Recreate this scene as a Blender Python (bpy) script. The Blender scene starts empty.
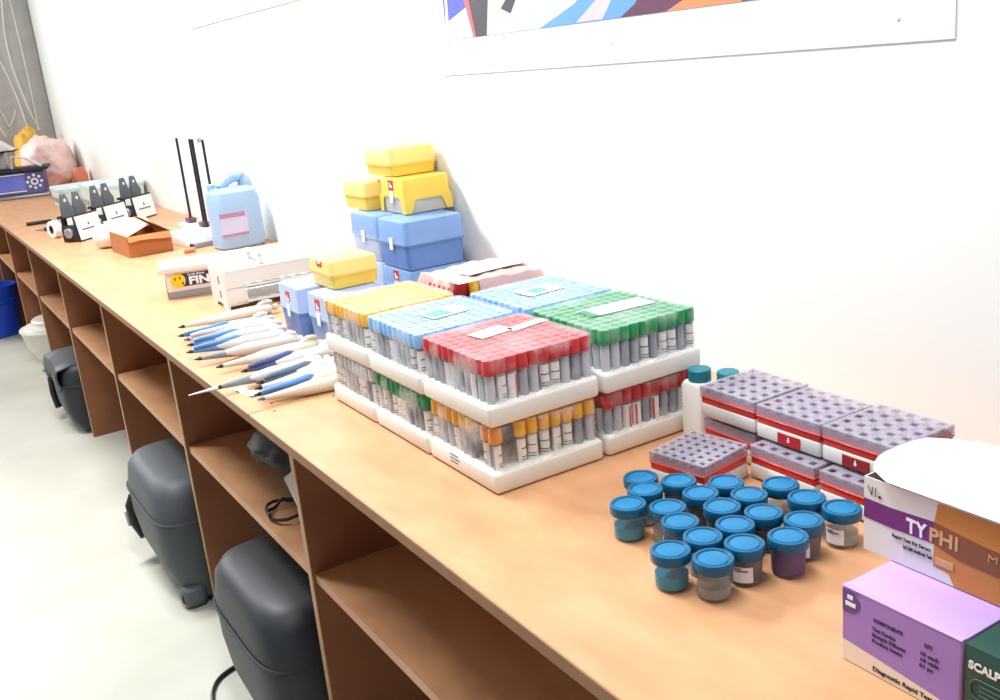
import bpy, bmesh, math, random
from mathutils import Vector, Matrix, noise
random.seed(7)
R = math.radians
C = bpy.context.scene.collection
BT = 0.76                                   # bench top height

# ------------------------------------------------------------------ materials
def lin(c):
    return tuple(((v/255)/12.92 if v/255 <= .04045 else ((v/255+.055)/1.055)**2.4) for v in c) + (1.0,)

def mat(name, rgb, rough=.5, var=.06, scale=30, bump=0.0, alpha=1.0, trans=0.0, metal=0.0, emis=None, ior=1.45, coat=0.0, spec=None, stretch=None, rgb2=None):
    m = bpy.data.materials.new(name); m.use_nodes = True
    nt = m.node_tree; b = nt.nodes['Principled BSDF']
    b.inputs['Roughness'].default_value = rough
    b.inputs['Metallic'].default_value = metal
    b.inputs['Alpha'].default_value = alpha
    b.inputs['IOR'].default_value = ior
    b.inputs['Transmission Weight'].default_value = trans
    b.inputs['Coat Weight'].default_value = coat
    if spec is not None: b.inputs['Specular IOR Level'].default_value = spec
    tc = nt.nodes.new('ShaderNodeTexCoord'); mp = nt.nodes.new('ShaderNodeMapping')
    if stretch: mp.inputs['Scale'].default_value = stretch
    nt.links.new(tc.outputs['Object'], mp.inputs[0])
    n = nt.nodes.new('ShaderNodeTexNoise'); n.inputs['Scale'].default_value = scale; n.inputs['Detail'].default_value = 5
    nt.links.new(mp.outputs[0], n.inputs['Vector'])
    r = nt.nodes.new('ShaderNodeValToRGB')
    c = lin(rgb)
    if rgb2: a0, a1 = lin(rgb2), c
    else:
        a0 = tuple(max(0, v*(1-var)) for v in c[:3]) + (1,); a1 = tuple(min(1, v*(1+var)) for v in c[:3]) + (1,)
    r.color_ramp.elements[0].color = a0; r.color_ramp.elements[1].color = a1
    r.color_ramp.elements[0].position = .3; r.color_ramp.elements[1].position = .7
    nt.links.new(n.outputs['Fac'], r.inputs[0]); nt.links.new(r.outputs[0], b.inputs['Base Color'])
    if bump:
        bp = nt.nodes.new('ShaderNodeBump'); bp.inputs['Strength'].default_value = bump; bp.inputs['Distance'].default_value = .004
        nt.links.new(n.outputs['Fac'], bp.inputs['Height']); nt.links.new(bp.outputs[0], b.inputs['Normal'])
    if emis:
        b.inputs['Emission Color'].default_value = lin(emis[0]); b.inputs['Emission Strength'].default_value = emis[1]
    return m

M = {}
def dm(k, *a, **kw): M[k] = mat(k, *a, **kw)
def film_alpha(k, sc, lo, hi):
    nt = M[k].node_tree; b = nt.nodes['Principled BSDF']
    tc = nt.nodes.new('ShaderNodeTexCoord'); n = nt.nodes.new('ShaderNodeTexNoise'); n.inputs['Scale'].default_value = sc; n.inputs['Detail'].default_value = 3
    r = nt.nodes.new('ShaderNodeMapRange'); r.inputs['From Min'].default_value = .42; r.inputs['From Max'].default_value = .62; r.inputs['To Min'].default_value = lo; r.inputs['To Max'].default_value = hi
    nt.links.new(tc.outputs['Object'], n.inputs['Vector']); nt.links.new(n.outputs['Fac'], r.inputs['Value']); nt.links.new(r.outputs[0], b.inputs['Alpha'])
dm('wall', (240,243,241), .9, .012, 3)
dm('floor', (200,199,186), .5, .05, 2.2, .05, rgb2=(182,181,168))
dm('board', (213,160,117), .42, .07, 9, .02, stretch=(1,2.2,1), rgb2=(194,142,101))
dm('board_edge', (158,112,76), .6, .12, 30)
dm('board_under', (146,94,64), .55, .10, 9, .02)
dm('edge_pale', (196,156,120), .6, .1, 40)
dm('curtain', (196,194,193), .8, .06, 12)
dm('curtain_line', (240,236,232), .8, .03, 20)
dm('paper', (240,243,245), .6, .01, 10)
dm('paper_grey', (226,230,232), .6, .02, 10)
dm('poster_paper', (222,234,243), .6, .01, 10)
dm('ink', (28,28,36), .6, .05)
dm('foam', (240,239,231), .85, .02, 60, .08)
dm('tube', (206,211,218), .18, .05, 20, alpha=.8)
dm('tube_grey', (162,167,178), .2, .05, 20, alpha=.85)
dm('tube_label', (243,243,243), .6, .02)
dm('label_red', (205,50,60), .6, .03)
dm('cap_red', (198,40,46), .4, .06, 60)
dm('cap_green', (18,146,84), .4, .06, 60)
dm('cap_blue', (134,186,236), .4, .05, 60)
dm('cap_yellow', (240,180,48), .4, .05, 60)
dm('cap_orange', (238,152,38), .4, .05, 60)
dm('cap_white', (205,208,212), .4, .05, 60)
dm('film', (250,250,250), .2, .01, 14, .25, alpha=.20)
film_alpha('film', 26, .02, .34)
dm('film_top', (252,252,252), .3, .01, 14, .15, alpha=.30)
film_alpha('film_top', 12, .15, .27)  # whiter than the sides: light falling on the pack tops, put into the film
dm('film_pink', (240,206,198), .25, .05, 14, .5, alpha=.55)
dm('cup_clear', (206,218,220), .2, .03, 20, alpha=.09, spec=.3)
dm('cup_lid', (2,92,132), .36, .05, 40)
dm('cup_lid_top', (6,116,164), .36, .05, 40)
dm('liquid_teal', (0,148,180), .5, .05, 20, spec=.1)
dm('liquid_purple', (74,0,100), .5, .08, 20, spec=.1)
dm('contents_shade', (82,74,80), .5, .08, 20, alpha=.8, spec=.1)  # grey fill puts the shadow among the cups into their contents
dm('liquid_clear', (178,184,178), .3, .06, 20, alpha=.55)
dm('rack_white', (226,226,222), .45, .015, 20)
dm('rack_red', (226,58,46), .3, .05, 20)
dm('rack_lid', (200,190,206), .12, .03, 20, alpha=.36)
dm('rack_in', (128,116,136), .4, .05, 20)
dm('rack_hole', (40,36,52), .6, .05, 20)
dm('badge_red', (190,34,40), .45, .05, 20)
dm('badge_dark', (150,36,36), .45, .05, 20)
dm('teal_cap', (18,128,146), .45, .05, 40)
dm('bottle_white', (240,240,234), .45, .02, 20)
dm('card_white', (228,225,221), .6, .015, 20)
dm('card_inside', (236,226,220), .7, .02, 20)
dm('print_orange', (206,134,62), .55, .04, 20)
dm('print_brown', (140,84,48), .55, .06, 20)
dm('print_purple', (112,40,116), .5, .05, 20)
dm('print_tan', (214,166,120), .55, .04, 20)
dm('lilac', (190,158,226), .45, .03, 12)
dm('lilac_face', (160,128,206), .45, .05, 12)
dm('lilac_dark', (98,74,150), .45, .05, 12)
dm('cream', (238,228,214), .5, .02, 12)
dm('dark_green', (24,70,62), .4, .07, 14)
dm('green_line', (70,112,104), .4, .07, 14)
dm('tip_blue', (98,142,212), .3, .06, 14, alpha=.85)
dm('tip_blue_lid', (134,174,230), .3, .05, 14, alpha=.80)
dm('tip_clear_blue', (182,204,240), .3, .03, 14, alpha=.80)
dm('tip_yellow', (248,208,84), .32, .04, 14, alpha=.93)
dm('tip_yellow_lid', (250,222,134), .32, .04, 14, alpha=.85)
dm('tip_clear', (216,208,190), .3, .03, 14, alpha=.75)
dm('tip_inside', (206,214,226), .5, .05, 50)
dm('pip_white', (212,214,216), .35, .02, 20)
dm('pip_cream', (208,203,184), .35, .03, 20)
dm('pip_blue', (88,138,204), .35, .05, 20)
dm('pip_navy', (70,86,140), .35, .05, 20)
dm('pip_grey', (128,138,146), .35, .05, 20)
dm('pip_slate', (96,116,132), .35, .05, 20)
dm('black', (24,24,28), .4, .1, 30)
dm('black_soft', (44,48,52), .6, .1, 20)
dm('charcoal', (84,92,98), .5, .06, 30)
dm('case_black', (40,44,50), .5, .14, 5, .05)
dm('case_grey', (70,75,80), .55, .10, 6, .05)
dm('jug', (164,200,236), .3, .03, 6, trans=.25)
dm('jug_label', (190,196,232), .5, .03, 14)
dm('jug_label_dark', (164,128,168), .5, .04, 14)
dm('cardboard', (176,112,62), .8, .08, 20, .05, stretch=(1,1,4))
dm('cardboard_in', (226,196,158), .8, .05, 20)
dm('navy', (44,44,96), .4, .05, 20)
dm('smile_yellow', (244,204,24), .4, .03, 20)
dm('silver', (170,172,176), .35, .05, 20, metal=.6)
dm('greybox', (150,152,156), .5, .05, 20)
dm('pale_green', (226,238,230), .35, .03, 12, alpha=.9)
dm('pale_lid', (206,226,232), .35, .03, 12)
dm('pink', (252,216,210), .5, .06, 8, .2)
dm('yellow_cloth', (238,190,84), .6, .08, 8, .2)
dm('orange', (232,136,98), .5, .08, 14)
dm('screen', (88,92,180), .25, .08, 8, emis=((88,92,190), .25))
dm('panel_purple', (92,78,140), .4, .05, 12)
dm('green_plastic', (120,196,120), .4, .05, 20)
dm('bucket_blue', (26,70,190), .4, .06, 10)
dm('basin', (236,234,222), .35, .02, 8)
dm('p_blue', (74,84,190), .5, .05, 6); dm('p_dark', (64,58,70), .5, .08, 6); dm('p_red', (214,92,90), .5, .08, 6)
dm('p_skin', (214,196,190), .5, .05, 6); dm('p_sky', (204,232,248), .5, .03, 6); dm('p_azure', (98,156,226), .5, .08, 4)
dm('p_plum', (98,56,84), .5, .2, 4); dm('p_orange', (240,138,92), .5, .06, 4); dm('p_violet', (206,198,236), .5, .15, 5)
dm('p_white', (246,248,250), .5, .01, 6)

# ------------------------------------------------------------------ mesh helpers
class MB:
    def __init__(s): s.bm = bmesh.new(); s.slot = 0
    def _mark(s, f0):
        s.bm.faces.ensure_lookup_table()
        for f in s.bm.faces[f0:]: f.material_index = s.slot
    def box(s, x0,x1,y0,y1,z0,z1, bev=0.0, seg=2, mx=None):
        t = bmesh.new(); bmesh.ops.create_cube(t, size=1)
        for v in t.verts: v.co = Vector(((x0+x1)/2+v.co.x*(x1-x0), (y0+y1)/2+v.co.y*(y1-y0), (z0+z1)/2+v.co.z*(z1-z0)))
        if bev: bmesh.ops.bevel(t, geom=list(t.edges), offset=bev, segments=seg, profile=.5, affect='EDGES')
        return s.add(t, mx)
    def add(s, t, mx=None):
        if mx is not None: bmesh.ops.transform(t, matrix=mx, verts=t.verts)
        me = bpy.data.meshes.new('tmp'); t.to_mesh(me); t.free()
        f0 = len(s.bm.faces); s.bm.from_mesh(me); bpy.data.meshes.remove(me); s._mark(f0); return s
    def lathe(s, prof, seg=20, mx=None, sx=1, sy=1, cap=True):
        t = bmesh.new(); rings = []
        for r, z in prof:
            if r < 1e-6: rings.append([t.verts.new((0,0,z))])
            else: rings.append([t.verts.new((r*sx*math.cos(2*math.pi*i/seg), r*sy*math.sin(2*math.pi*i/seg), z)) for i in range(seg)])
        for a, b in zip(rings, rings[1:]):
            for i in range(seg):
                j = (i+1) % seg
                if len(a) == 1 and len(b) == 1: continue
                if len(a) == 1: t.faces.new((a[0], b[j], b[i]))
                elif len(b) == 1: t.faces.new((a[i], a[j], b[0]))
                else: t.faces.new((a[i], a[j], b[j], b[i]))
        if cap:
            if len(rings[0]) > 1: t.faces.new(rings[0][::-1])
            if len(rings[-1]) > 1: t.faces.new(rings[-1])
        bmesh.ops.recalc_face_normals(t, faces=t.faces)
        return s.add(t, mx)
    def loft(s, secs, seg=32, mx=None):
        """superellipse sections (z, hx, hy, exponent, cx, cy)"""
        t = bmesh.new(); rings = []
        for z, hx, hy, n, cx, cy in secs:
            ring = []
            for i in range(seg):
                a = 2*math.pi*i/seg; c, d = math.cos(a), math.sin(a)
                ring.append(t.verts.new((cx+hx*math.copysign(abs(c)**(2/n), c), cy+hy*math.copysign(abs(d)**(2/n), d), z)))
            rings.append(ring)
        for a, b in zip(rings, rings[1:]):
            for i in range(seg):
                j = (i+1) % seg; t.faces.new((a[i], a[j], b[j], b[i]))
        t.faces.new(rings[0][::-1]); t.faces.new(rings[-1])
        bmesh.ops.recalc_face_normals(t, faces=t.faces)
        return s.add(t, mx)
    def prism(s, poly, y0, y1, mx=None, bev=0.0):
        """polygon in xz, extruded y0..y1"""
        t = bmesh.new()
        a = [t.verts.new((x, y0, z)) for x, z in poly]; b = [t.verts.new((x, y1, z)) for x, z in poly]
        n = len(poly)
        t.faces.new(a); t.faces.new(b[::-1])
        for i in range(n): t.faces.new((a[i], b[i], b[(i+1) % n], a[(i+1) % n]))
        bmesh.ops.recalc_face_normals(t, faces=t.faces)
        if bev: bmesh.ops.bevel(t, geom=list(t.edges), offset=bev, segments=2, profile=.5, affect='EDGES')
        return s.add(t, mx)
    def tube(s, pts, r, seg=8, mx=None):
        t = bmesh.new(); pts = [Vector(p) for p in pts]; rings = []
        for i, p in enumerate(pts):
            d = (pts[min(i+1, len(pts)-1)]-pts[max(i-1, 0)]).normalized()
            u = d.cross(Vector((0,0,1)) if abs(d.z) < .9 else Vector((1,0,0))).normalized(); w = d.cross(u)
            rr = r[i] if isinstance(r, (list, tuple)) else r
            rings.append([t.verts.new(p+(u*math.cos(2*math.pi*k/seg)+w*math.sin(2*math.pi*k/seg))*rr) for k in range(seg)])
        for a, b in zip(rings, rings[1:]):
            for k in range(seg): t.faces.new((a[k], a[(k+1) % seg], b[(k+1) % seg], b[k]))
        t.faces.new(rings[0][::-1]); t.faces.new(rings[-1])
        bmesh.ops.recalc_face_normals(t, faces=t.faces)
        return s.add(t, mx)
    def sheet(s, grid, thick=.001):
        """grid of points rows x cols -> thin solid sheet"""
        t = bmesh.new(); vv = [[t.verts.new(p) for p in row] for row in grid]
        for i in range(len(vv)-1):
            for j in range(len(vv[0])-1): t.faces.new((vv[i][j], vv[i+1][j], vv[i+1][j+1], vv[i][j+1]))
        bmesh.ops.recalc_face_normals(t, faces=t.faces)
        bmesh.ops.solidify(t, geom=list(t.faces), thickness=thick)
        return s.add(t)
    def blob(s, c, rad, amp, freq, seed, sub=5, flat=None):
        t = bmesh.new(); bmesh.ops.create_icosphere(t, subdivisions=sub, radius=1)
        for v in t.verts:
            d = v.co.normalized()
            k = 1+amp*noise.noise(d*freq+Vector((seed,)*3))+amp*.5*abs(noise.noise(d*freq*2.3+Vector((seed+5,)*3)))-amp*.4*abs(noise.noise(d*freq*4+Vector((seed+9,)*3)))
            v.co = Vector((c[0]+d.x*rad[0]*k, c[1]+d.y*rad[1]*k, c[2]+d.z*rad[2]*k))
            if flat is not None and v.co.z < flat: v.co.z = flat
        return s.add(t)
    def mesh(s, name, mats, smooth=True, sharp=38):
        me = bpy.data.meshes.new(name); s.bm.to_mesh(me); s.bm.free()
        for m in (mats if isinstance(mats, (list, tuple)) else [mats]): me.materials.append(M[m])
        if smooth:
            for p in me.polygons: p.use_smooth = True
            try: me.set_sharp_from_angle(angle=R(sharp))
            except Exception: pass
        return me
    def build(s, name, mats, parent=None, smooth=True, loc=None, rot=None, sharp=38):
        return link(name, s.mesh(name, mats, smooth, sharp), parent, loc, rot)

def link(name, me, parent=None, loc=None, rot=None):
    o = bpy.data.objects.new(name, me); C.objects.link(o)
    if parent is not None: o.parent = parent
    if loc is not None: o.location = loc
    if rot is not None: o.rotation_euler = rot
    return o

def tag(o, label, cat, group=None):
    o['label'] = label; o['category'] = cat
    if group: o['group'] = group
    return o
def thing(name, label, cat, loc=(0,0,0), rz=0, group=None):
    o = bpy.data.objects.new(name, None); C.objects.link(o); o.empty_display_size = .05
    o.location = loc; o.rotation_euler = (0,0,rz)
    return tag(o, label, cat, group)
def struct(o): o['kind'] = 'structure'; return o
def T(x,y,z): return Matrix.Translation((x,y,z))
def RX(a): return Matrix.Rotation(R(a),4,'X')
def RY(a): return Matrix.Rotation(R(a),4,'Y')
def RZ(a): return Matrix.Rotation(R(a),4,'Z')

FACE_NEGY = lambda x,y,z: T(x,y,z) @ RX(90)                 # text read by someone looking towards +Y
FACE_POSX = lambda x,y,z: T(x,y,z) @ RZ(90) @ RX(90)
FACE_UP = lambda x,y,z,a=0: T(x,y,z) @ RZ(a)
def text(name, txt, size, m, parent, mx, width=None, bold=0.0, ext=.0002, shear=0):
    cu = bpy.data.curves.new(name, 'FONT'); cu.body = txt; cu.size = size; cu.extrude = ext; cu.offset = bold; cu.shear = shear
    cu.resolution_u = 3
    o = bpy.data.objects.new(name, cu); C.objects.link(o)
    bpy.context.view_layer.update()
    dg = bpy.context.evaluated_depsgraph_get()
    me = bpy.data.meshes.new_from_object(o.evaluated_get(dg)); bpy.data.objects.remove(o); bpy.data.curves.remove(cu)
    me.name = name; me.materials.clear(); me.materials.append(M[m])
    if width:
        xs = [v.co.x for v in me.vertices]
        if xs:
            k = width/(max(xs)-min(xs)); 
            for v in me.vertices: v.co.x *= k
    me.transform(mx)
    return link(name, me, parent)

# ------------------------------------------------------------------ room
WY = .70; XE = -6.45
mb = MB(); mb.box(XE-.1, 3.4, -4.0, WY+.1, -.05, 0); struct(mb.build('floor', 'floor', smooth=False))
mb = MB(); mb.box(XE-.1, 3.4, WY, WY+.1, 0, 3.0); struct(mb.build('wall_right', 'wall', smooth=False))
mb = MB(); mb.box(XE-.1, XE, -4.0, WY, 0, 3.0); struct(mb.build('wall_end', 'wall', smooth=False))

# ------------------------------------------------------------------ benches
BAY = .85; PY = .0425; SZ = BT-.3016
def panel(name, x, par):
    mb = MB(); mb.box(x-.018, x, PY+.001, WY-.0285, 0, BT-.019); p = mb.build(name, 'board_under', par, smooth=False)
    mb = MB(); mb.box(x-.018, x, PY-.0015, PY+.0005, 0, BT-.019, ); mb.build('edge_strip', 'edge_pale', p, smooth=False)
def shelf(x0, x1, par):
    mb = MB(); mb.box(x0+.0005, x1-.0185, PY+.006, WY-.06, SZ-.018, SZ); mb.build('shelf', 'board', par, smooth=False)
def worktop(x0, x1, par, z=BT):
    mb = MB(); mb.box(x0, x1, 0, WY-.003, z-.018, z, bev=.0008, seg=1)
    w = mb.build('worktop', 'board', par, smooth=False)
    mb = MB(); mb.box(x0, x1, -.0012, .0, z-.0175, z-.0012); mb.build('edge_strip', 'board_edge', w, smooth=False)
    return w
def back(x0, x1, par):
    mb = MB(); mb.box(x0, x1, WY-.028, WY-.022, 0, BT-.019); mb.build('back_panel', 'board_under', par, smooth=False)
SEAM = -.075
far = thing('workbench', 'long open-shelved wooden workbench running along the white wall to the far curtain', 'workbench')
w1 = worktop(XE+.07, SEAM-.0022, far)
for k in range(1, 8): panel('panel', -k*BAY, far)
for k in range(0, 7): shelf(-(k+1)*BAY, -k*BAY, far)
shelf(XE+.08, -7*BAY, far)
near = thing('workbench', 'near wooden workbench section carrying the tube packs, cups and cartons', 'workbench')
w2 = worktop(SEAM+.001, 2.3, near)
back(SEAM+.002, 2.3, near); back(XE+.07, SEAM-.002, far)
panel('panel', 0, near); panel('panel', 1.15, near); panel('panel', 2.2, near)
shelf(0, 1.15, near); shelf(1.15, 2.2, near)
for par, pts in ((w2, [(-.055,.04),(-.05,.15),(-.045,.26)]), (w1, [(-.1,.05),(-.095,.14),(-3.0,.02),(-.6,.012)])):
    for x, y in pts:
        mb = MB(); mb.lathe([(.0028,BT-.0005),(.0028,BT+.0004),(.001,BT+.0006)], 10, T(x,y,0)); mb.build('screw', 'black_soft', par)

# ------------------------------------------------------------------ tube packs
def shared(fn): 
    return fn
TUBE = {}
def tube_meshes():
    def tb(): 
        m = MB(); m.lathe([(0,.010),(.004,.0105),(.0063,.014),(.0066,.018),(.0066,.074),(.0062,.0745)], 14); return m
    TUBE['tube'] = tb().mesh('tube', 'tube'); TUBE['tube_grey'] = tb().mesh('tube', 'tube_grey')
    for k in ('cap_red','cap_green','cap_blue','cap_yellow','cap_orange','cap_white'):
        m = MB(); rr = .0088 if k not in ('cap_orange',) else .0094
        m.lathe([(rr-.0012,.0695),(rr,.0705),(rr,.0885),(rr-.0012,.0905),(rr-.0035,.0910),(0,.0906)], 16); TUBE[k] = m.mesh('cap', k)
    m = MB()
    n = 8; t = bmesh.new(); rows = []
    for z in (.030,.066): rows.append([Vector((.0070*math.cos(a), .0070*math.sin(a), z)) for a in [R(-110+220*i/n) for i in range(n+1)]])
    m.sheet(rows, .0003)
    for z in (.036,.040,.052): 
        m.slot = 1
        m.sheet([[Vector((.0073*math.cos(a), .0073*math.sin(a), zz)) for a in [R(-60+120*i/6) for i in range(7)]] for zz in (z,z+.0012)], .0002)
    TUBE['label'] = m.mesh('paper_label', ['tube_label','ink'])
    m = MB(); m.sheet(rows, .0003); m.slot = 1
    m.sheet([[Vector((.0073*math.cos(a), .0073*math.sin(a), zz)) for a in (R(-12), R(0), R(12))] for zz in (.032,.064)], .0002)
    TUBE['label_red'] = m.mesh('paper_label', ['tube_label','label_red'])
tube_meshes()

PACKG = 'shrink-wrapped packs of capped tubes'
def pack(x0, x1, y0, y1, z, cap, label, full=True, n=10, wrap='film', odd=None, miss=(), labels='label'):
    w, d = x1-x0, y1-y0
    p = thing('tube_pack', label, 'pack of tubes', ((x0+x1)/2, (y0+y1)/2, BT+z), R(random.uniform(-.5,.5)), PACKG)
    m = MB(); m.box(-w/2, w/2, -d/2, d/2, 0.0006, .031, bev=.006, seg=3)
    m.build('foam_tray', 'foam', p)
    px = (w-.008)/n; py = (d-.008)/n
    for i in range(n):
        for j in range(n):
            edge = (i in (0, n-1) or j in (0, n-1)); near_edge = (i >= n-1 or j <= 0)
            if not full and not edge: continue
            if (i, j) in miss: continue
            x = -w/2+.004+px*(i+.5)+random.uniform(-.0003,.0003); y = -d/2+.004+py*(j+.5)+random.uniform(-.0003,.0003)
            t = link('tube', TUBE['tube_grey' if random.random() < .55 else 'tube'], p, (x, y, random.uniform(-.0006,.0006)), (0,0,0))
            link('cap', TUBE[odd.get((i,j), cap) if odd else cap], t)
            if edge and random.random() < .5:
                a = 0 if i == n-1 else (-90 if j == 0 else (180 if i == 0 else 90))
                link('paper_label', TUBE[labels if random.random() < .6 else 'label'], t, (0,0,0), (0,0,R(a+random.uniform(-50,50))))
    # clinging film: side skirt and top sheet
    if wrap:
        hw, hd = w/2-.0012, d/2-.0012
        t = bmesh.new(); rings = []
        N = 96
        for z_, k in ((.022,1.0),(.034,.996),(.055,.992),(.075,.995),(.088,.995),(.0918,.985)):
            ring = []
            for i in range(N):
                a = 2*math.pi*i/N; c_, s_ = math.cos(a), math.sin(a); e = 2/14
                x = hw*k*math.copysign(abs(c_)**e, c_); y = hd*k*math.copysign(abs(s_)**e, s_)
                q = 1-.012*abs(noise.noise(Vector((x*60, y*60, z_*20+z*90))))
                ring.append(t.verts.new((x*q, y*q, z_)))
            rings.append(ring)
        for a, b in zip(rings, rings[1:]):
            for i in range(N): t.faces.new((a[i], a[(i+1)%N], b[(i+1)%N], b[i]))
        tf = t.faces.new(rings[-1]); bmesh.ops.recalc_face_normals(t, faces=t.faces); ti = tf.index
        t.faces.index_update(); ti = tf.index
        m = MB(); m.add(t); m.bm.faces.ensure_lookup_table(); m.bm.faces[ti].material_index = 1
        m.build('film', [wrap, 'film_top'], p)
    return p
Z2 = .0935
# bottom layer
yp = pack(.335,.525,.145,.325,0,'cap_yellow','bottom tube pack with yellow caps at the front corner of the stack', n=9, full=False,
     odd={(8,0):'cap_orange',(7,0):'cap_orange'}, miss=((8,1),(6,0)))
m = MB()
for i_, (z_, w_) in enumerate(((.0245,.022),(.0190,.026),(.0135,.020))): m.box(-.030,-.030+w_,-.0904,-.0899,z_,z_+.0016)
m.build('foam_print','charcoal',yp,smooth=False)
pack(.335,.525,.332,.512,0,'cap_red','bottom tube pack with red caps under the green-capped pack', full=False, labels='label_red')
pack(.148,.331,.145,.325,0,'cap_green','bottom tube pack with green caps under the front light blue pack', full=False)
pack(-.030,.144,.145,.325,0,'cap_white','bottom tube pack with whitish caps at the left end of the stack', full=False)
pack(.148,.331,.332,.512,0,'cap_white','hidden lower tube pack behind the green one under the rear light blue pack', full=False, wrap=None)
pack(-.030,.144,.332,.512,0,'cap_white','hidden lower tube pack under the torn pinkish red pack', full=False, wrap=None)
# top layer
def sticker(p, x, y, w, h, a, m='paper', z=.0926, txt=None):
    b = MB(); b.box(-w/2, w/2, -h/2, h/2, 0, .0004, mx=T(x,y,z)@RZ(a)); s = b.build('sticker', m, p, smooth=False)
    return s
p = pack(.333,.523,.146,.326,Z2,'cap_red','red-capped tube pack on top at the front corner of the stack', labels='label_red')
sticker(p, -.028, -.005, .036, .058, 8); sticker(p, -.02, .052, .020, .066, 10)
p = pack(.337,.527,.333,.513,Z2,'cap_green','green-capped tube pack on top near the wall, beside the red-capped one')
s = sticker(p, .002, .008, .044, .112, -4); b = MB(); b.box(-.02,.02,-.052,-.04,0,.0003,mx=T(.004,.004,.0931)@RZ(-4)); b.build('print', 'cap_green', s, smooth=False)
p = pack(.147,.329,.145,.325,Z2,'cap_blue','front light blue-capped tube pack on top, left of the red-capped one')
s = sticker(p, .0, .01, .05, .072, 6, 'paper_grey'); b = MB(); b.box(-.018,.018,-.03,.005,0,.0003,mx=T(0,.01,.0931)@RZ(6)); b.build('print', 'p_azure', s, smooth=False)
p = pack(.150,.333,.333,.513,Z2,'cap_blue','rear light blue-capped tube pack on top, between green-capped pack and torn red pack')
s = sticker(p, .0, .0, .05, .072, 4, 'paper_grey'); b = MB(); b.box(-.016,.016,-.02,.01,0,.0003,mx=T(0,0,.0931)@RZ(4)); b.build('print', 'p_azure', s, smooth=False)
p = pack(-.034,.142,.145,.325,Z2,'cap_yellow','orange-yellow-capped tube pack on top at the left end of the stack')

# torn pack, the film loose like a bag
tp = thing('tube_pack', 'torn pinkish pack with one red and one yellow cap showing, before the blue boxes', 'pack of tubes', (.055,.422,BT+Z2), 0, PACKG)
m = MB(); m.box(-.088,.082,-.088,.088,.0006,.031,bev=.006,seg=3); m.build('foam_tray','foam',tp)
for i in range(9):
    for j in range(9):
        x = -.075+i*.0178; y = -.078+j*.0185
        if i >= 7 and j <= 1: continue
        t = link('tube', TUBE['tube'], tp, (x,y,0)); link('cap', TUBE['cap_red'], t)
for (x, y, k, s) in ((.058,-.074,'cap_red',1.45),(.076,-.060,'cap_yellow',1.0)):
    t = link('tube', TUBE['tube_grey'], tp, (x,y,.012)); c = link('cap', TUBE[k], t); c.scale = (s,s,1.0)
g = []
for i in range(29):
    row = []
    for j in range(29):
        u, v = i/28*2-1, j/28*2-1
        x, y = u*.088-.003, v*.094
        z = .0955+.010*(1-abs(u)**6)*(1-abs(v)**6)+.006*noise.noise(Vector((u*4, v*4, 3)))
        e = max(abs(u), abs(v))
        if e > .9: z -= (e-.9)*.5
        if u > .62 and v < -.55: z = max(z, .106) 
        row.append(Vector((x,y,z)))
    g.append(row)
m = MB(); m.sheet(g, .0005); m.build('film','film_pink',tp)
m = MB(); m.sheet([[Vector((x, y, .1075+.003*math.sin(x*40)-.06*abs(y-.03)**1.3)) for y in (-.05,-.02,.01,.04,.07)] for x in (-.03,-.01,.01,.03,.045)], .0008); m.build('paper_insert','card_inside',tp)

# ------------------------------------------------------------------ sample cups
cupG = 'blue-lidded sample cups'
m = MB(); m.lathe([(0,.0005),(.0168,.0005),(.0178,.002),(.0192,.034),(.0188,.034),(.0174,.003),(0,.003)], 28); CUPB = m.mesh('body','cup_clear')
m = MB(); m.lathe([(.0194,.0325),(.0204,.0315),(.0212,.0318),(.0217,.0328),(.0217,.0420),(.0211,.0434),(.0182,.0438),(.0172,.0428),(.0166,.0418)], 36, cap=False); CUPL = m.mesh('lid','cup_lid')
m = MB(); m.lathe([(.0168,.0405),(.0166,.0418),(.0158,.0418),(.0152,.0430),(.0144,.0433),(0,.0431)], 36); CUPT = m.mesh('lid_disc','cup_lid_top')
LIQ = {}  # cup fills: real liquids, plus a dark one standing for shade
for k, h in (('liquid_teal',.017),('liquid_purple',.031),('contents_shade',.029),('liquid_clear',.015)):
    m = MB(); m.lathe([(0,.0033),(.01725,.0033),(.0174+.045*(h-.0033),h),(0,h)], 24); LIQ[k] = m.mesh('contents', k)
m = MB(); rows = [[Vector((.0196*math.cos(a), .0196*math.sin(a), z)) for a in [R(-32+64*i/8) for i in range(9)]] for z in (.006,.024)]
m.sheet(rows,.0003); m.slot = 1
for z in (.019,.0215): m.sheet([[Vector((.0200*math.cos(a), .0200*math.sin(a), zz)) for a in [R(-24+(20 if z>.02 else 40)*i/5) for i in range(6)]] for zz in (z,z+.0012)],.0002)
STK = m.mesh('sticker',['paper','ink'])
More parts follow.
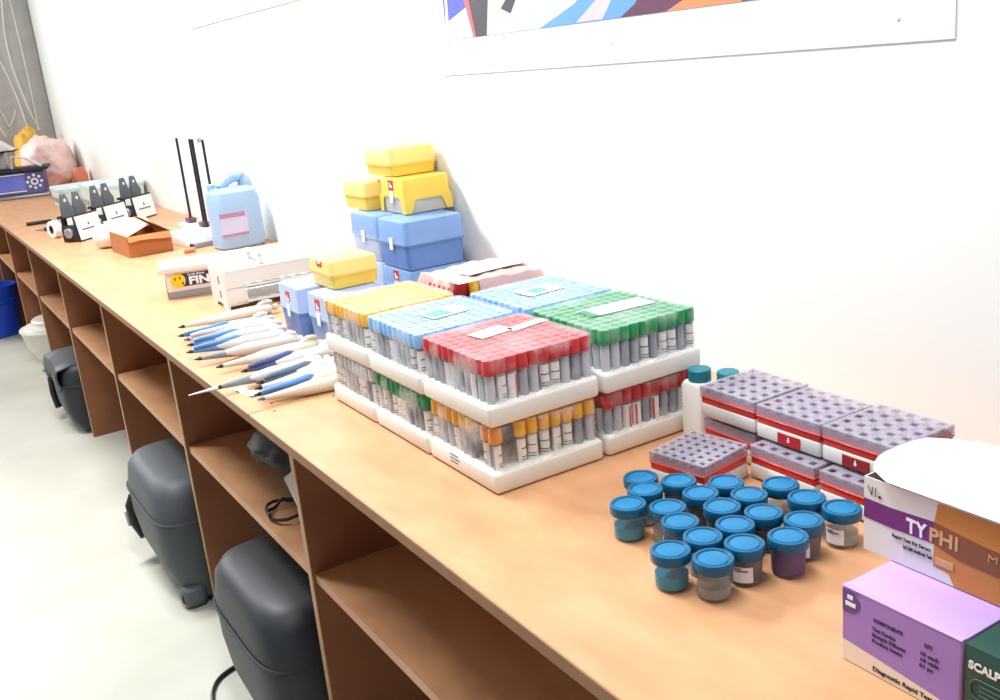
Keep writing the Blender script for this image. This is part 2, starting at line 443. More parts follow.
cups = [
 ('a',.683,.262,'liquid_clear',None,'blue-lidded cup at the far back left corner of the cluster, half hidden'),
 ('b',.723,.289,'contents_shade',None,'blue-lidded cup in the back row, second from the left'),
 ('c',.765,.327,'liquid_clear',None,'blue-lidded cup in the back row in front of the low red rack, third from left'),
 ('d',.813,.369,'liquid_clear',None,'blue-lidded cup at the back right, below the middle rack badge'),
 ('e',.7135,.2435,'liquid_clear',None,'blue-lidded cup squeezed behind the leftmost cup'),
 ('f',.731,.203,'liquid_teal',None,'leftmost blue-lidded cup, clear with a teal streak at its base'),
 ('g',.769,.231,'liquid_clear',None,'blue-lidded cup immediately right of the leftmost clear cup'),
 ('h',.767,.284,'contents_shade',None,'blue-lidded cup in the second row with a pale worn lid centre'),
 ('i',.808,.322,'contents_shade',None,'blue-lidded cup in the second row, middle, in front of the rack corner'),
 ('j',.858,.363,'contents_shade',None,'blue-lidded cup in the second row, just left of the rightmost cup'),
 ('k',.902,.370,'liquid_clear',-75,'rightmost blue-lidded cup, clear with a small sticker, beside the white carton'),
 ('l',.810,.277,'contents_shade',None,'blue-lidded cup at the centre of the cluster, left of two in the third row'),
 ('m',.852,.300,'contents_shade',None,'blue-lidded cup at the centre of the cluster, right of two in the third row'),
 ('n',.894,.318,'contents_shade',-62,'blue-lidded cup with a white sticker behind the purple-filled cup'),
 ('o',.806,.217,'liquid_clear',-150,'blue-lidded cup directly behind the turquoise-filled cup'),
 ('p',.852,.256,'contents_shade',None,'blue-lidded cup behind the dark cup with the white sticker'),
 ('q',.849,.211,'liquid_clear',None,'blue-lidded cup with a greyish lid disc between the turquoise and dark cups'),
 ('r',.909,.277,'liquid_purple',None,'blue-lidded cup filled with dark purple liquid'),
 ('s',.890,.232,'contents_shade',-52,'dark grey blue-lidded cup with a white sticker, behind the nearest cup'),
 ('t',.849,.165,'liquid_teal',None,'front left blue-lidded cup with turquoise liquid'),
 ('u',.892,.1855,'liquid_clear',None,'nearest blue-lidded cup, clear grey and without sticker'),
]
for k, x, y, q, st, lab in cups:
    c = thing('sample_cup', lab, 'cup', (x, y, BT+.0002), R(random.uniform(0,360)) if st is None else 0, cupG)
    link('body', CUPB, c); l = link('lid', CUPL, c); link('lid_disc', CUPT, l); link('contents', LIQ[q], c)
    if st is not None: link('sticker', STK, c, (0,0,0), (0,0,R(st+0)))

# ------------------------------------------------------------------ hinged vial racks
rackG = 'white and red vial racks with clear lids'
def rack(cx, cy, z, w, d, rz, label, h=.0472, badge=None, nx=5, ny=5):
    p = thing('vial_rack', label, 'rack', (cx,cy,BT+z), R(rz), rackG)
    hw, hd = w/2, d/2
    m = MB(); m.box(-hw,hw,-hd,hd,.003,h*.47,bev=.0025,seg=2)
    m.box(-hw+.008,-hw+.03,-hd+.006,hd-.006,.0004,.004); m.box(hw-.03,hw-.008,-hd+.006,hd-.006,.0004,.004)
    m.build('base','rack_white',p)
    m = MB(); m.box(-hw+.001,hw-.001,-hd+.001,hd-.001,h*.47+.0003,h*.66,bev=.0015,seg=2); m.box(-hw-.0004,hw+.0004,-hd-.0004,hd+.0004,h*.66,h*.69,bev=.0006,seg=1); m.box(-hw+.0026,hw-.0026,-hd+.0026,hd-.0026,h*.66,h*.79); m.build('tray','rack_red',p)
    # lid: walls and perforated top
    t = bmesh.new(); L = MB()
    zb, zt = h*.695, h
    for (a,b,c_,e) in ((-hw,hw,-hd,-hd+.0016),(-hw,hw,hd-.0016,hd),(-hw,-hw+.0016,-hd+.0016,hd-.0016),(hw-.0016,hw,-hd+.0016,hd-.0016)): L.box(a,b,c_,e,zb,zt-.0017)
    xs = [-hw]; ys = [-hd]
    for i in range(nx):
        c0 = -hw+w*(i+.5)/nx; s_ = w/nx*.22; xs += [c0-s_, c0+s_]
    for i in range(ny):
        c0 = -hd+d*(i+.5)/ny; s_ = d/ny*.22; ys += [c0-s_, c0+s_]
    xs.append(hw); ys.append(hd)
    for i in range(len(xs)-1):
        for j in range(len(ys)-1):
            if i % 2 == 1 and j % 2 == 1: continue
            v = [t.verts.new(q) for q in ((xs[i],ys[j],zt),(xs[i+1],ys[j],zt),(xs[i+1],ys[j+1],zt),(xs[i],ys[j+1],zt))]
            t.faces.new(v)
    bmesh.ops.remove_doubles(t, verts=t.verts, dist=1e-6)
    bmesh.ops.solidify(t, geom=list(t.faces), thickness=.0016)
    L.add(t); L.build('lid','rack_lid',p,smooth=False)
    m = MB(); m.box(-hw+.0045,hw-.0045,-hd+.0045,hd-.0045,h*.80+.0003,h*.83); ins = m.build('insert','rack_in',p,smooth=False)
    m = MB()
    for i in range(nx):
        for j in range(ny):
            m.lathe([(.0042,h*.83+.0002),(.0042,h*.88),(.003,h*.90)],10,T(-hw+w*(i+.5)/nx,-hd+d*(j+.5)/ny,0))
    o = m.build('vial_tops','rack_hole',p); o['kind'] = 'stuff'
    if badge:
        x0, x1, mk = badge
        m = MB(); m.box(x0,x1,-hd-.0012,-hd+.0005,h*.08,h*.41,bev=.0008,seg=1); bd = m.build('badge',mk,p)
        xc = (x0+x1)/2
        m = MB(); m.prism([(xc+.0022*math.cos(a)*(1 if math.sin(a)<.3 else .55), h*.25+.0026*math.sin(a)*(1.0 if math.sin(a)<.3 else 2.0)) for a in [R(360*i/16) for i in range(16)]], -hd-.0016, -hd-.0011); m.build('drop_mark','paper',bd,smooth=False)
    return p
rack(.670,.370,0,.090,.092,9,'low vial rack alone in front of the others, behind the blue-lidded cups',nx=6,ny=6)
rack(.644,.500,.0,.098,.100,0,'lower vial rack hidden beneath the left top rack')
rack(.7625,.479,0,.106,.112,0,'lower vial rack beneath the middle top rack, badge hidden')
rack(.878,.479,0,.108,.112,0,'lower vial rack beneath the right top rack')
rack(.6425,.500,.0475,.103,.103,0,'left top vial rack beside the white bottles, without a badge')
rack(.753,.495,.0475,.105,.099,0,'middle top vial rack with a bright red badge',badge=(-.016,.022,'badge_red'))
rack(.861,.500,.0475,.105,.108,0,'right top vial rack with dark red badge beside the open white carton',badge=(-.022,.018,'badge_dark'))

# ------------------------------------------------------------------ white bottles with teal caps
def bottle(x, y, h, label):
    p = thing('bottle', label, 'bottle', (x,y,BT), 0, 'white bottles with teal caps')
    b = h-.018
    m = MB(); m.loft([(.0004,.020,.020,5,0,0),(.002,.0215,.0215,5,0,0),(b-.006,.0215,.0215,5,0,0),(b-.001,.019,.019,4,0,0),(b,.013,.013,2,0,0),(b+.003,.0115,.0115,2,0,0)],28); m.build('body','bottle_white',p)
    m = MB(); m.lathe([(.0158,b+.001),(.0166,b+.002),(.0166,h-.0015),(.0150,h),(0,h)],28); m.build('cap','teal_cap',p)
bottle(.5545,.482,.104,'white square bottle with teal cap between the red-capped pack and left rack')
bottle(.557,.535,.087,'second white bottle with teal cap, behind, nearer the wall')

# ------------------------------------------------------------------ cartons on the right
# lilac carton
PX0, PX1, PYF, PYB, PH = 1.048, 1.167, .196, .372, .076
p = thing('carton', 'lilac printed carton with cream lower band at the front right, under the open one', 'box', (0,0,BT))
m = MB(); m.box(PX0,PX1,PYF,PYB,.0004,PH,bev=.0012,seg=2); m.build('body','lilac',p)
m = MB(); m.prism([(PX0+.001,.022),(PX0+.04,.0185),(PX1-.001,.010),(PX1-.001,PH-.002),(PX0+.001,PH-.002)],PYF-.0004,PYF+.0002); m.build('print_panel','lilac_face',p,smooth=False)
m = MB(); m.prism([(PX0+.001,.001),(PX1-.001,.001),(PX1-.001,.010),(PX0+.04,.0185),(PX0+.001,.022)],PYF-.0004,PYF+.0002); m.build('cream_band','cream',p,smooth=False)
m = MB(); m.prism([(PX0+.001,PH-.002),(PX0+.001,PH-.0235)]+[(PX0+.004+.016*math.cos(a),PH-.0135+.0115*math.sin(a)) for a in [R(-95+12*i) for i in range(14)]]+[(PX0+.02,PH-.002)],PYF-.0008,PYF-.0003); b = m.build('badge','lilac_dark',p,smooth=False)
m = MB(); m.box(PX0+.0065,PX0+.0125,PYF-.0012,PYF-.0007,PH-.0105,PH-.0065); m.box(PX0+.0045,PX0+.0155,PYF-.0012,PYF-.0007,PH-.0175,PH-.0135); m.build('badge_mark','paper',b,smooth=False)
m = MB(); m.sheet([[Vector((x,PYF-.0008+.006*k,PH+.0004+.0008*k)) for x in (PX0,PX0+.05,PX1)] for k in (0,1)],.0004); m.build('lid_flap','lilac',p,smooth=False)
f = PYF-.0006
for s_, x, z, w in (('COMPONENTS',.034,.0545,.030),('QTY',.085,.0545,.008),('Test Device',.033,.0455,.024),('Sample Diluent',.033,.0395,.034),('Product Insert',.033,.0335,.031),('10 each',.081,.0455,.017),('10 vials',.081,.0395,.017),('01 pc',.081,.0335,.013)):
    text('print_line', s_, .0052, 'navy', p, FACE_NEGY(PX0+x, f, z), w, .00012)
text('print_line','Diagnostic Rapid Test',.0062,'ink',p,FACE_NEGY(PX0+.034,f,.0052),.060,.0001)
# green carton
GX0, GX1 = 1.169, 1.31
p = thing('carton', 'dark green carton with white lettering beside the lilac one at the picture edge', 'box', (0,0,BT))
m = MB(); m.box(GX0,GX1,PYF+.001,PYB-.02,.0004,PH,bev=.0015,seg=2); m.build('body','dark_green',p)
f = PYF+.0004
text('print_line','SCALP V',.0100,'paper',p,FACE_NEGY(GX0+.004,f,PH-.0205),.036,.0004)
def rrect(x0,x1,z0,z1,r,n=6):
    pts=[]
    for cx,cz,a0 in ((x1-r,z1-r,0),(x0+r,z1-r,90),(x0+r,z0+r,180),(x1-r,z0+r,270)):
        for i in range(n+1): pts.append((cx+r*math.cos(R(a0+90*i/n)),cz+r*math.sin(R(a0+90*i/n))))
    return pts
q = rrect(GX0+.006,GX0+.10,PH-.046,PH-.028,.008)
m = MB(); m.tube([Vector((x,f,z)) for x,z in q+q[:1]],.0005,5); m.build('print_frame','green_line',p)
for i in range(3):
    m = MB(); m.box(GX0+.014,GX0+.09-.012*i,f-.0002,f+.0004,PH-.034-.0042*i,PH-.0325-.0042*i); m.build('print_line','green_line',p,smooth=False)
m = MB(); m.box(GX0+.006,GX0+.028,f-.0002,f+.0004,PH-.0515,PH-.050); m.box(GX0+.006,GX0+.02,f-.0002,f+.0004,PH-.055,PH-.0535); m.build('print_line','green_line',p,smooth=False)
m = MB(); m.box(GX0+.0015,GX1-.0015,f-.0002,f+.0006,.0095,.0165); m.build('white_band','paper',p,smooth=False)
# open white/orange carton on top
TX0, TX1, TYF, TYB = 1.018, 1.29, .262, .384; TZ = PH+.0012; TH = .0755
p = thing('carton', 'open white and orange carton with a purple band, lying on the lilac and green ones', 'box', (0,0,BT+TZ))
m = MB(); k = .0012
m.box(TX0,TX1,TYF,TYB,0,k); m.box(TX0,TX1,TYF,TYF+k,k,TH); m.box(TX0,TX1,TYB-k,TYB,k,TH); m.box(TX0,TX0+k,TYF+k,TYB-k,k,TH); m.box(TX1-k,TX1,TYF+k,TYB-k,k,TH)
m.build('body','card_white',p,smooth=False)
def lidz(v): return TH+.0065-.006*v**2*(1 if v>0 else 0)
rows = []
for i in range(25):
    u = i/24; row = []
    for j in range(15):
        v = j/14                      # 0 back, 1 front edge
        y = TYB-.001-(TYB-TYF+.004)*v
        x0 = TX0-.002; x1 = TX1
        rr = .03
        inset = 0
        dv = (1-v)*(TYB-TYF)
        if dv < rr: inset = max(inset, rr-math.sqrt(max(0, rr*rr-(rr-dv)**2)))
        db = v*(TYB-TYF)
        if db < .025: inset = max(inset, (.025-db)*.8)
        x = x0+inset+(x1-x0-inset)*u
        z = TH+.0015+.013*math.sin(math.pi*min(1,v*.62+.12))*(1-.15*u)-.011*max(0,v-.75)*4*.6
        row.append(Vector((x,y,max(z,TH+.0012))))
    rows.append(row)
m = MB(); m.sheet(rows,.0008); m.build('lid','card_white',p)
m = MB(); m.sheet([[Vector((x,TYB+.0005,TH+.001)) for x in (TX0+.02,TX0+.1,TX1)],[Vector((x,TYB+.004,TH+.008)) for x in (TX0+.03,TX0+.1,TX1)]],.0008); m.build('dust_flap','card_inside',p,smooth=False)
f = TYF
m = MB(); m.prism([(TX0+.096,.0004),(TX1-.0005,.0004),(TX1-.0005,TH-.001),(TX0+.078,TH-.001),(TX0+.075,TH*.75),(TX0+.075,TH*.16),(TX0+.090,TH*.14)],f-.0003,f+.0003); m.build('orange_panel','print_orange',p,smooth=False)
m = MB(); m.prism([(TX0+.0004,TH*.45),(TX0+.03,TH*.435),(TX0+.075,TH*.45),(TX0+.075,TH*.73),(TX0+.03,TH*.70),(TX0+.0004,TH*.71)],f-.0005,f+.0002); m.build('purple_band','print_purple',p,smooth=False)
m = MB(); m.prism([(TX0+.075,TH*.45),(TX0+.10,TH*.36),(TX1-.001,TH*.30),(TX1-.001,TH*.58),(TX0+.12,TH*.66),(TX0+.075,TH*.73)],f-.0006,f+.0001); m.build('brown_band','print_brown',p,smooth=False)
f -= .0008
text('brand_lettering','TY',.0195,'paper',p,FACE_NEGY(TX0+.047,f,TH*.475),.0215,.0006)
text('brand_lettering','PH',.0185,'print_tan',p,FACE_NEGY(TX0+.0700,f,TH*.475),.0225,.0005)
text('brand_lettering','I',.0185,'print_tan',p,FACE_NEGY(TX0+.0950,f,TH*.475),None,.0004)
text('brand_lettering','M',.010,'print_tan',p,FACE_NEGY(TX0+.126,f,TH*.50),.008,-.0001)
text('print_line','Rapid Test Kit Serum',.0048,'ink',p,FACE_NEGY(TX0+.032,f,TH*.33),.040,.0001)
text('print_line','IgG IgM Antibody Test',.0048,'ink',p,FACE_NEGY(TX0+.044,f,TH*.235),.030,.0001)
text('maker_mark','V/',.014,'ink',p,FACE_NEGY(TX0+.006,f,TH*.77),.0095,-.0002,shear=-.3)
m = MB(); m.box(TX0+.0165,TX0+.019,f-.0002,f+.0005,TH*.77,TH*.80); m.build('maker_mark','ink',p,smooth=False)
m = MB(); m.box(TX0+.077,TX0+.095,f-.0001,f+.0005,TH*.20,TH*.29); m.build('print_panel','print_tan',p,smooth=False)
# green box behind
p = thing('carton', 'dark green box behind the open white carton, against the wall', 'box', (.945,.598,BT), R(-6))
m = MB(); m.box(0,.16,0,.085,.0004,.05,bev=.0015,seg=2); m.build('body','dark_green',p)
m = MB(); m.box(-.001,.161,-.001,.086,.0503,.066,bev=.0015,seg=2); m.build('lid','dark_green',p)

# ------------------------------------------------------------------ pipette tip boxes
tipG = 'stacked pipette tip boxes'
def tipbox(x0,x1,y0,y1,z,h,label,lidm,basem,split=.5,badge=True,clip=True,arch=False,group=tipG,badgeside='front'):
    w, d = x1-x0, y1-y0
    p = thing('pipette_tip_box', label, 'pipette tip box', ((x0+x1)/2,(y0+y1)/2,BT+z), R(random.uniform(-1,1)), group)
    hw, hd = w/2, d/2; zs = h*split
    m = MB(); m.loft([(.0006,hw*.93,hd*.93,12,0,0),(zs-.004,hw*.97,hd*.97,12,0,0),(zs-.0038,hw,hd,12,0,0),(zs-.0006,hw,hd,12,0,0)],48); m.build('base',basem,p)
    m = MB()
    m.loft([(zs,hw,hd,12,0,0),(zs+.003,hw,hd,12,0,0),(zs+.0032,hw*.985,hd*.985,14,0,0),(h-.006,hw*.97,hd*.97,14,0,0),(h-.002,hw*.955,hd*.955,12,0,0),(h-.0008,hw*.93,hd*.93,10,0,0)],48)
    if arch:
        # hanging legs left and right of the open arch on the +X and -Y sides
        for sgn in (-1,1):
            pts = [(hd*sgn,zs),(hd*sgn,.001),((hd-.016)*sgn,.001),((hd-.028)*sgn,zs-.008),(0,zs-.008),(0,zs)]
            m.prism(pts, hw*.985, hw*1.01, mx=RZ(-90) @ Matrix.Scale(-1,4,(1,0,0)) if False else Matrix(((0,1,0,0),(1,0,0,0),(0,0,1,0),(0,0,0,1))))
            m.prism([(hw*sgn,zs),(hw*sgn,.001),((hw-.016)*sgn,.001),((hw-.02)*sgn,zs-.01),((hw-.03)*sgn,zs)], -hd*1.01, -hd*.985)
    m.build('lid',lidm,p)
    if clip:
        m = MB(); m.box(-.008,.008,-hd-.002,-hd+.001,zs-.016,zs+.012,bev=.001,seg=1); m.build('clip','paper',p)
    if badge:
        m = MB(); m.box(-.016,.012,-hd*.96-.0015,-hd*.94,zs+.012,min(h-.006,zs+.042),bev=.0005,seg=1); b = m.build('badge','badge_red',p)
        m = MB(); m.box(-.008,.005,-hd*.96-.0022,-hd*.96-.0014,zs+.02,zs+.026); m.box(-.008,-.003,-hd*.96-.0022,-hd*.96-.0014,zs+.026,zs+.032); m.build('badge_mark','paper',b,smooth=False)
    return p
H = .1125
tipbox(-.575,-.42,.510,.665,0,H,'lower blue tip box of the tower, right one, behind the torn red pack','tip_blue_lid','tip_blue',.6)
tipbox(-.752,-.582,.515,.670,0,H,'lower blue tip box of the tower, left one with a red badge','tip_clear_blue','tip_blue_lid',.5)
tipbox(-.573,-.418,.508,.663,H+.001,H,'large blue tip box in the upper blue layer of the tower, right one','tip_blue_lid','tip_blue',.52,badge=False)
tipbox(-.750,-.582,.515,.668,H+.001,H,'blue tip box in the upper blue layer of the tower, left one','tip_blue_lid','tip_clear_blue',.52,badge=False)
YZ = 2*H+.002
tipbox(-.645,-.51,.562,.688,YZ,.083,'yellow tip box with red badge in the middle of the tower, arched cut-out','tip_yellow','tip_clear',.48,arch=True)
tipbox(-.815,-.672,.535,.665,YZ,.070,'small pale yellow tip box on the left of the yellow layer','tip_yellow_lid','tip_yellow',.5,badge=False,clip=False)
tipbox(-.725,-.572,.566,.692,YZ+.084,.066,'topmost yellow tip box of the tower','tip_yellow_lid','tip_yellow',.42,badge=False,clip=False)
tipbox(-.455,-.322,.268,.418,0,H,'light blue tip box with red badge beside the pipettes, under a yellow one','tip_clear_blue','tip_blue_lid',.55,group='tip boxes beside the pipettes')
tipbox(-.622,-.484,.262,.412,0,H,'light blue tip box with round red badge between white rack and pipettes','tip_clear_blue','tip_blue',.5,group='tip boxes beside the pipettes')
tipbox(-.525,-.392,.312,.425,H+.001,.062,'yellow tip box with red badge sitting on the light blue boxes','tip_yellow_lid','tip_yellow',.5,clip=False,group='tip boxes beside the pipettes')

# ------------------------------------------------------------------ pipettes
pipG = 'micropipettes lying in a row'
def pipette(x, y, ang, L, label, hand, shaft, tipc, ej=None, win=True, long_tip=False, roll=0, wide=1.3):
    p = thing('pipette', label, 'pipette', (x,y,BT+(.0022 if roll else .0005)), R(ang), pipG)
    zc = .0135; X = lambda a: T(a,0,zc) @ RY(90)
    s = L/.23
    m = MB(); m.lathe([(.0068,.060*s),(.0088,.072*s),(.0116,.088*s),(.0132,.105*s),(.0134,.150*s),(.0130,.185*s),(.0134,.200*s),(.0105,.206*s),(0,.206*s)],20,X(0),sx=1.0,sy=wide); h = m.build('handle',hand,p)
    m = MB(); m.tube([(.178*s,.0,zc+.004),(.186*s,0,zc+.013),(.196*s,0,zc+.0175),(.207*s,0,zc+.017),(.213*s,0,zc+.0155)],[.0085,.0075,.006,.005,.0035],10); m.build('finger_hook',hand,p)
    m = MB(); m.lathe([(.0042,.010*s),(.0052,.020*s),(.0072,.045*s),(.0094,.070*s),(.0112,.090*s),(.0070,.100*s)],16,X(0)); m.build('shaft',shaft,p)
    m = MB(); m.lathe([(.0019,-.004*s),(.0024,.002*s),(.0040,.0035*s),(.0040,.0125*s)],14,X(0)); m.build('tip_cone',tipc,p)
    m = MB(); m.lathe([(.0042,.203*s),(.0042,.212*s),(.0078,.2125*s),(.0082,.222*s),(.0066,.2255*s),(0,.226*s)],16,X(0)); m.build('plunger_button',hand,p)
    if ej:
        m = MB(); m.tube([(.012*s,-.006,zc+.005),(.030*s,-.008,zc+.0065),(.070*s,-.0085,zc+.008),(.105*s,-.007,zc+.011),(.118*s,-.004,zc+.0115)],[.0036,.0046,.0058,.0066,.003],10); m.build('tip_ejector',ej,p)
    if win:
        m = MB(); m.box(.135*s,.158*s,-.0035,.0035,zc+.0125,zc+.0138,bev=.0004,seg=1); m.build('display_window','black',h)
        m = MB(); m.box(.120*s,.1225*s,-.004,.004,zc+.0122,zc+.0130); m.build('volume_mark','black',h,smooth=False)
    if long_tip:
        m = MB(); m.lathe([(.0010,-.052),(.0022,-.022),(.0036,.0),(.0040,.004)],14,X(0)); m.build('disposable_tip','bottle_white',p)
    if roll: 
        for c in p.children: c.rotation_euler = (R(roll),0,0); c.location = Vector((0,0,zc))-Matrix.Rotation(R(roll),3,'X')@Vector((0,0,zc))
    return p
pipette(-.794,.070,90,.25,'cream pipette with black tip, farthest in the row beside the white rack','pip_cream','pip_cream','black',None,False,wide=1.5)
pipette(-.707,.046,80,.22,'white pipette with pale blue ejector, second from the white rack','pip_white','pip_blue','black','pip_blue',False)
pipette(-.652,.046,80,.22,'white pipette with white shaft and navy tip, third from the white rack','pip_white','pip_white','pip_navy','pip_white',True,roll=-30)
pipette(-.597,.038,79,.22,'white pipette with blue shaft and long dark tip, fourth from the white rack','pip_white','pip_blue','black','pip_blue',True,roll=-35)
pipette(-.535,.020,80,.23,'white pipette with bright blue ejector and dark grey cone, fifth from the white rack','pip_white','pip_blue','black_soft','pip_blue',True,roll=-30)
pipette(-.462,.018,82,.23,'white pipette with grey shaft and black window at the middle of the row','pip_white','pip_grey','black',None,True,roll=-30,wide=1.5)
pipette(-.372,.036,89,.23,'slim cream pipette with black tip just past the middle of the row','pip_cream','pip_cream','black',None,False,wide=1.4)
pipette(-.292,.062,92,.215,'white pipette with navy shaft between the slim cream one and the long-tipped one','pip_white','pip_navy','black','pip_navy',True,roll=-30,wide=1.1)
pipette(-.2250,-.012,93,.24,'grey-shafted pipette wearing a long white tip that hangs over the bench edge','pip_white','pip_grey','black',None,True,long_tip=True,roll=-30,wide=1.2)
pipette(-.192,.060,92,.215,'white pipette with slate grey shaft right of the one with the long tip','pip_white','pip_slate','black','pip_slate',True,roll=-30,wide=1.0)
pipette(-.160,.046,90,.215,'cream-white pipette with black tip third from the tube packs','pip_white','pip_white','black',None,True,roll=-20,wide=1.0)
pipette(-.129,.034,89,.215,'cream pipette with blue shaft and black tip second from the tube packs','pip_cream','pip_blue','black','pip_blue',False,wide=1.0)
pipette(-.098,.030,84,.205,'cream pipette with pale shaft and blue tip, closest to the tube packs','pip_cream','pip_cream','pip_slate',None,False,wide=1.0)
m = MB(); m.sheet([[Vector((-.235+.018*i, .022+.012*j+.003*i, BT+.0008+.0025*math.sin(i*2+j))) for j in range(3)] for i in range(5)],.0004)
tag(m.build('paper_slip','paper'),'small white paper slip under the pipette tips at the bench edge','paper')

# ------------------------------------------------------------------ white test tube rack
p = thing('test_tube_rack','white plastic three-tier test tube rack between tissue box and tip boxes','rack',(-1.075,.232,BT),R(-3))
W, D, HH = .165, .31, .103
for y in (0, D-.006):
    m = MB()
    pts = [(0,0),(.045,0),(.055,.012),(W-.055,.012),(W-.045,0),(W,0),(W,HH),(0,HH)]
    m.prism(pts,y,y+.006); e = m.build('end_panel','rack_white',p,smooth=False)
    if y == 0:
        for z0, z1 in ((.026,.046),(.064,.084)):
            m = MB(); m.box(W*.58,W*.68,-.0006,.001,z0,z1,bev=.0003,seg=1); m.build('slot','rack_in',e)
def grid_plate(z, th=.003, holes=True):
    t = bmesh.new(); nx, ny = 5, 10; xs=[0.0]; ys=[.006]
    for i in range(nx): c=W*(i+.5)/nx; xs += [c-.009,c+.009]
    for i in range(ny): c=.006+(D-.012)*(i+.5)/ny; ys += [c-.009,c+.009]
    xs.append(W); ys.append(D-.006)
    for i in range(len(xs)-1):
        for j in range(len(ys)-1):
            if holes and i%2 and j%2: continue
            t.faces.new([t.verts.new(q) for q in ((xs[i],ys[j],z),(xs[i+1],ys[j],z),(xs[i+1],ys[j+1],z),(xs[i],ys[j+1],z))])
    bmesh.ops.remove_doubles(t,verts=t.verts,dist=1e-6); bmesh.ops.solidify(t,geom=list(t.faces),thickness=th)
    return t
for z in (HH,.058,.018):
    m = MB(); m.add(grid_plate(z,.0035,z>.03)); m.build('tier','rack_white',p,smooth=False)
for x0 in (W-.004,0):
    m = MB(); m.box(x0,x0+.004,.006,.055,.012,HH-.004); m.box(x0,x0+.004,.055,D-.006,.066,HH-.004); m.build('side_wall','rack_white',p,smooth=False)
m = MB(); m.box(.02,.032,.10,.112,HH,HH+.022,bev=.002,seg=2); m.box(W-.032,W-.02,.10,.112,HH,HH+.022,bev=.002,seg=2); m.box(.02,W-.02,.10,.112,HH+.022,HH+.030,bev=.002,seg=2); m.build('carry_handle','rack_white',p)

# ------------------------------------------------------------------ tissue box
p = thing('tissue_box','white box with yellow smiley and navy printed band behind the test tube rack','box',(-1.215,.148,BT),R(-13))
m = MB(); m.box(-.125,0,0,.42,.0005,.018,bev=.001,seg=1); m.build('grey_base','greybox',p)
m = MB(); m.box(-.125,.0006,0,.42,.0185,.072,bev=.002,seg=2); m.build('body','card_white',p)
m = MB(); m.box(-.14,.012,-.016,.436,.073,.090,bev=.004,seg=2); m.build('lid','card_white',p)
m = MB(); m.box(-.126,-.001,-.0012,.0008,.002,.055); m.build('end_edge','ink',p,smooth=False)
m = MB(); m.box(.0004,.0014,.035,.16,.031,.067); bd = m.build('print_band','navy',p,smooth=False)
m = MB(); m.lathe([(.020,0),(.020,.0012),(.019,.0016),(0,.0016)],28,T(.0010,.032,.049)@RY(90)); sm = m.build('smiley','smile_yellow',p)
m = MB()
for yy, zz in ((.025,.054),(.038,.056),(.044,.041)): m.lathe([(.0022,0),(.0022,.0006),(0,.0006)],10,T(.0026,yy,zz)@RY(90)@Matrix.Scale(2,4,(1,0,0)))
m.build('smiley_eyes','ink',sm)
text('lettering','FINE',.030,'paper',bd,FACE_POSX(.0018,.060,.035),.075,.0012)
text('lettering','facial tissue',.008,'paper',bd,FACE_POSX(.0018,.060,.060),.045,.0002)
m = MB(); m.box(-.09,-.03,.14,.32,.0902,.0908); m.build('opening_line','greybox',p,smooth=False)

# ------------------------------------------------------------------ jerrican
p = thing('jerrican','pale blue plastic jerrican with a lilac label against the wall','jerrican',(-1.93,.580,BT),R(2))
m = MB(); m.loft([(.0005,.060,.078,5,0,0),(.006,.066,.084,5,0,0),(.03,.067,.085,5,0,0),(.165,.067,.085,5,0,0),(.195,.062,.080,4,0,0),(.207,.048,.066,3.5,0,.002),(.212,.030,.05,3,0,.006)],40)
m.tube([(0,-.046,.192),(0,-.040,.214),(0,-.018,.232),(0,.012,.246),(0,.036,.244),(0,.052,.224),(0,.056,.196)],[.022,.020,.020,.021,.023,.025,.026],16)
m.build('body','jug',p)
m = MB(); m.lathe([(.016,.196),(.016,.222),(.014,.224),(0,.224)],20,T(-.035,-.055,0)); m.build('cap','jug',p)
m = MB(); rows=[]
for z in (.045,.13): rows.append([Vector((.0685,y,z)) for y in (-.080,-.04,0,.020)])
m.sheet(rows,.0006); lb = m.build('label','jug_label',p,smooth=False)
m = MB(); m.box(.0688,.0696,-.078,.014,.112,.128); m.build('label_print','jug_label_dark',lb,smooth=False)
m = MB(); m.box(.0688,.0696,-.078,.018,.047,.056); m.build('label_print','jug_label_dark',lb,smooth=False)

# ------------------------------------------------------------------ rod stand
p = thing('pipette_stand','white-based stand with four tall black rods beside the jerrican','stand',(-2.39,.585,BT),R(0))
m = MB(); m.box(-.27,.20,-.035,.06,.0005,.022,bev=.004,seg=2); m.build('base','rack_white',p)
for x in (-.22,-.025,.012,.155):
    m = MB(); m.lathe([(.0052,.022),(.0052,.366),(.002,.368)],10,T(x,.01,0)); m.build('rod','black',p)
m = MB(); m.box(-.235,.17,.003,.017,.366,.375,bev=.003,seg=2); m.build('top_bar','rack_white',p)
m = MB(); m.lathe([(.012,0),(.014,.003),(.014,.010),(.006,.012),(0,.012)],18,T(.155,.003,.370)@RX(90)); m.build('knob','silver',p)
for x in (-.22,-.025,.155):
    m = MB(); m.box(x-.03,x+.03,-.006,.026,.022,.042,bev=.003,seg=2); m.build('foot_clamp','p_plum',p)
p = thing('plate_tray','white tilted plastic tray with grey end in front of the rod stand','tray',(-2.13,.475,BT),R(10))
m = MB(); m.prism([(-.15,.0006),(.05,.0006),(.05,.012),(-.11,.052),(-.15,.046)],-.045,.04,bev=.003); m.build('body','rack_white',p)
m = MB(); m.box(.0515,.095,-.045,.04,.0006,.020,bev=.003,seg=2); m.build('drawer_end','greybox',p)
m = MB(); m.box(.055,.09,-.0475,-.0455,.004,.016); m.build('dark_slot','black_soft',p,smooth=False)
p = thing('plastic_tray','flat green plastic piece behind the brown cardboard box','tray',(-2.42,.44,BT),R(20))
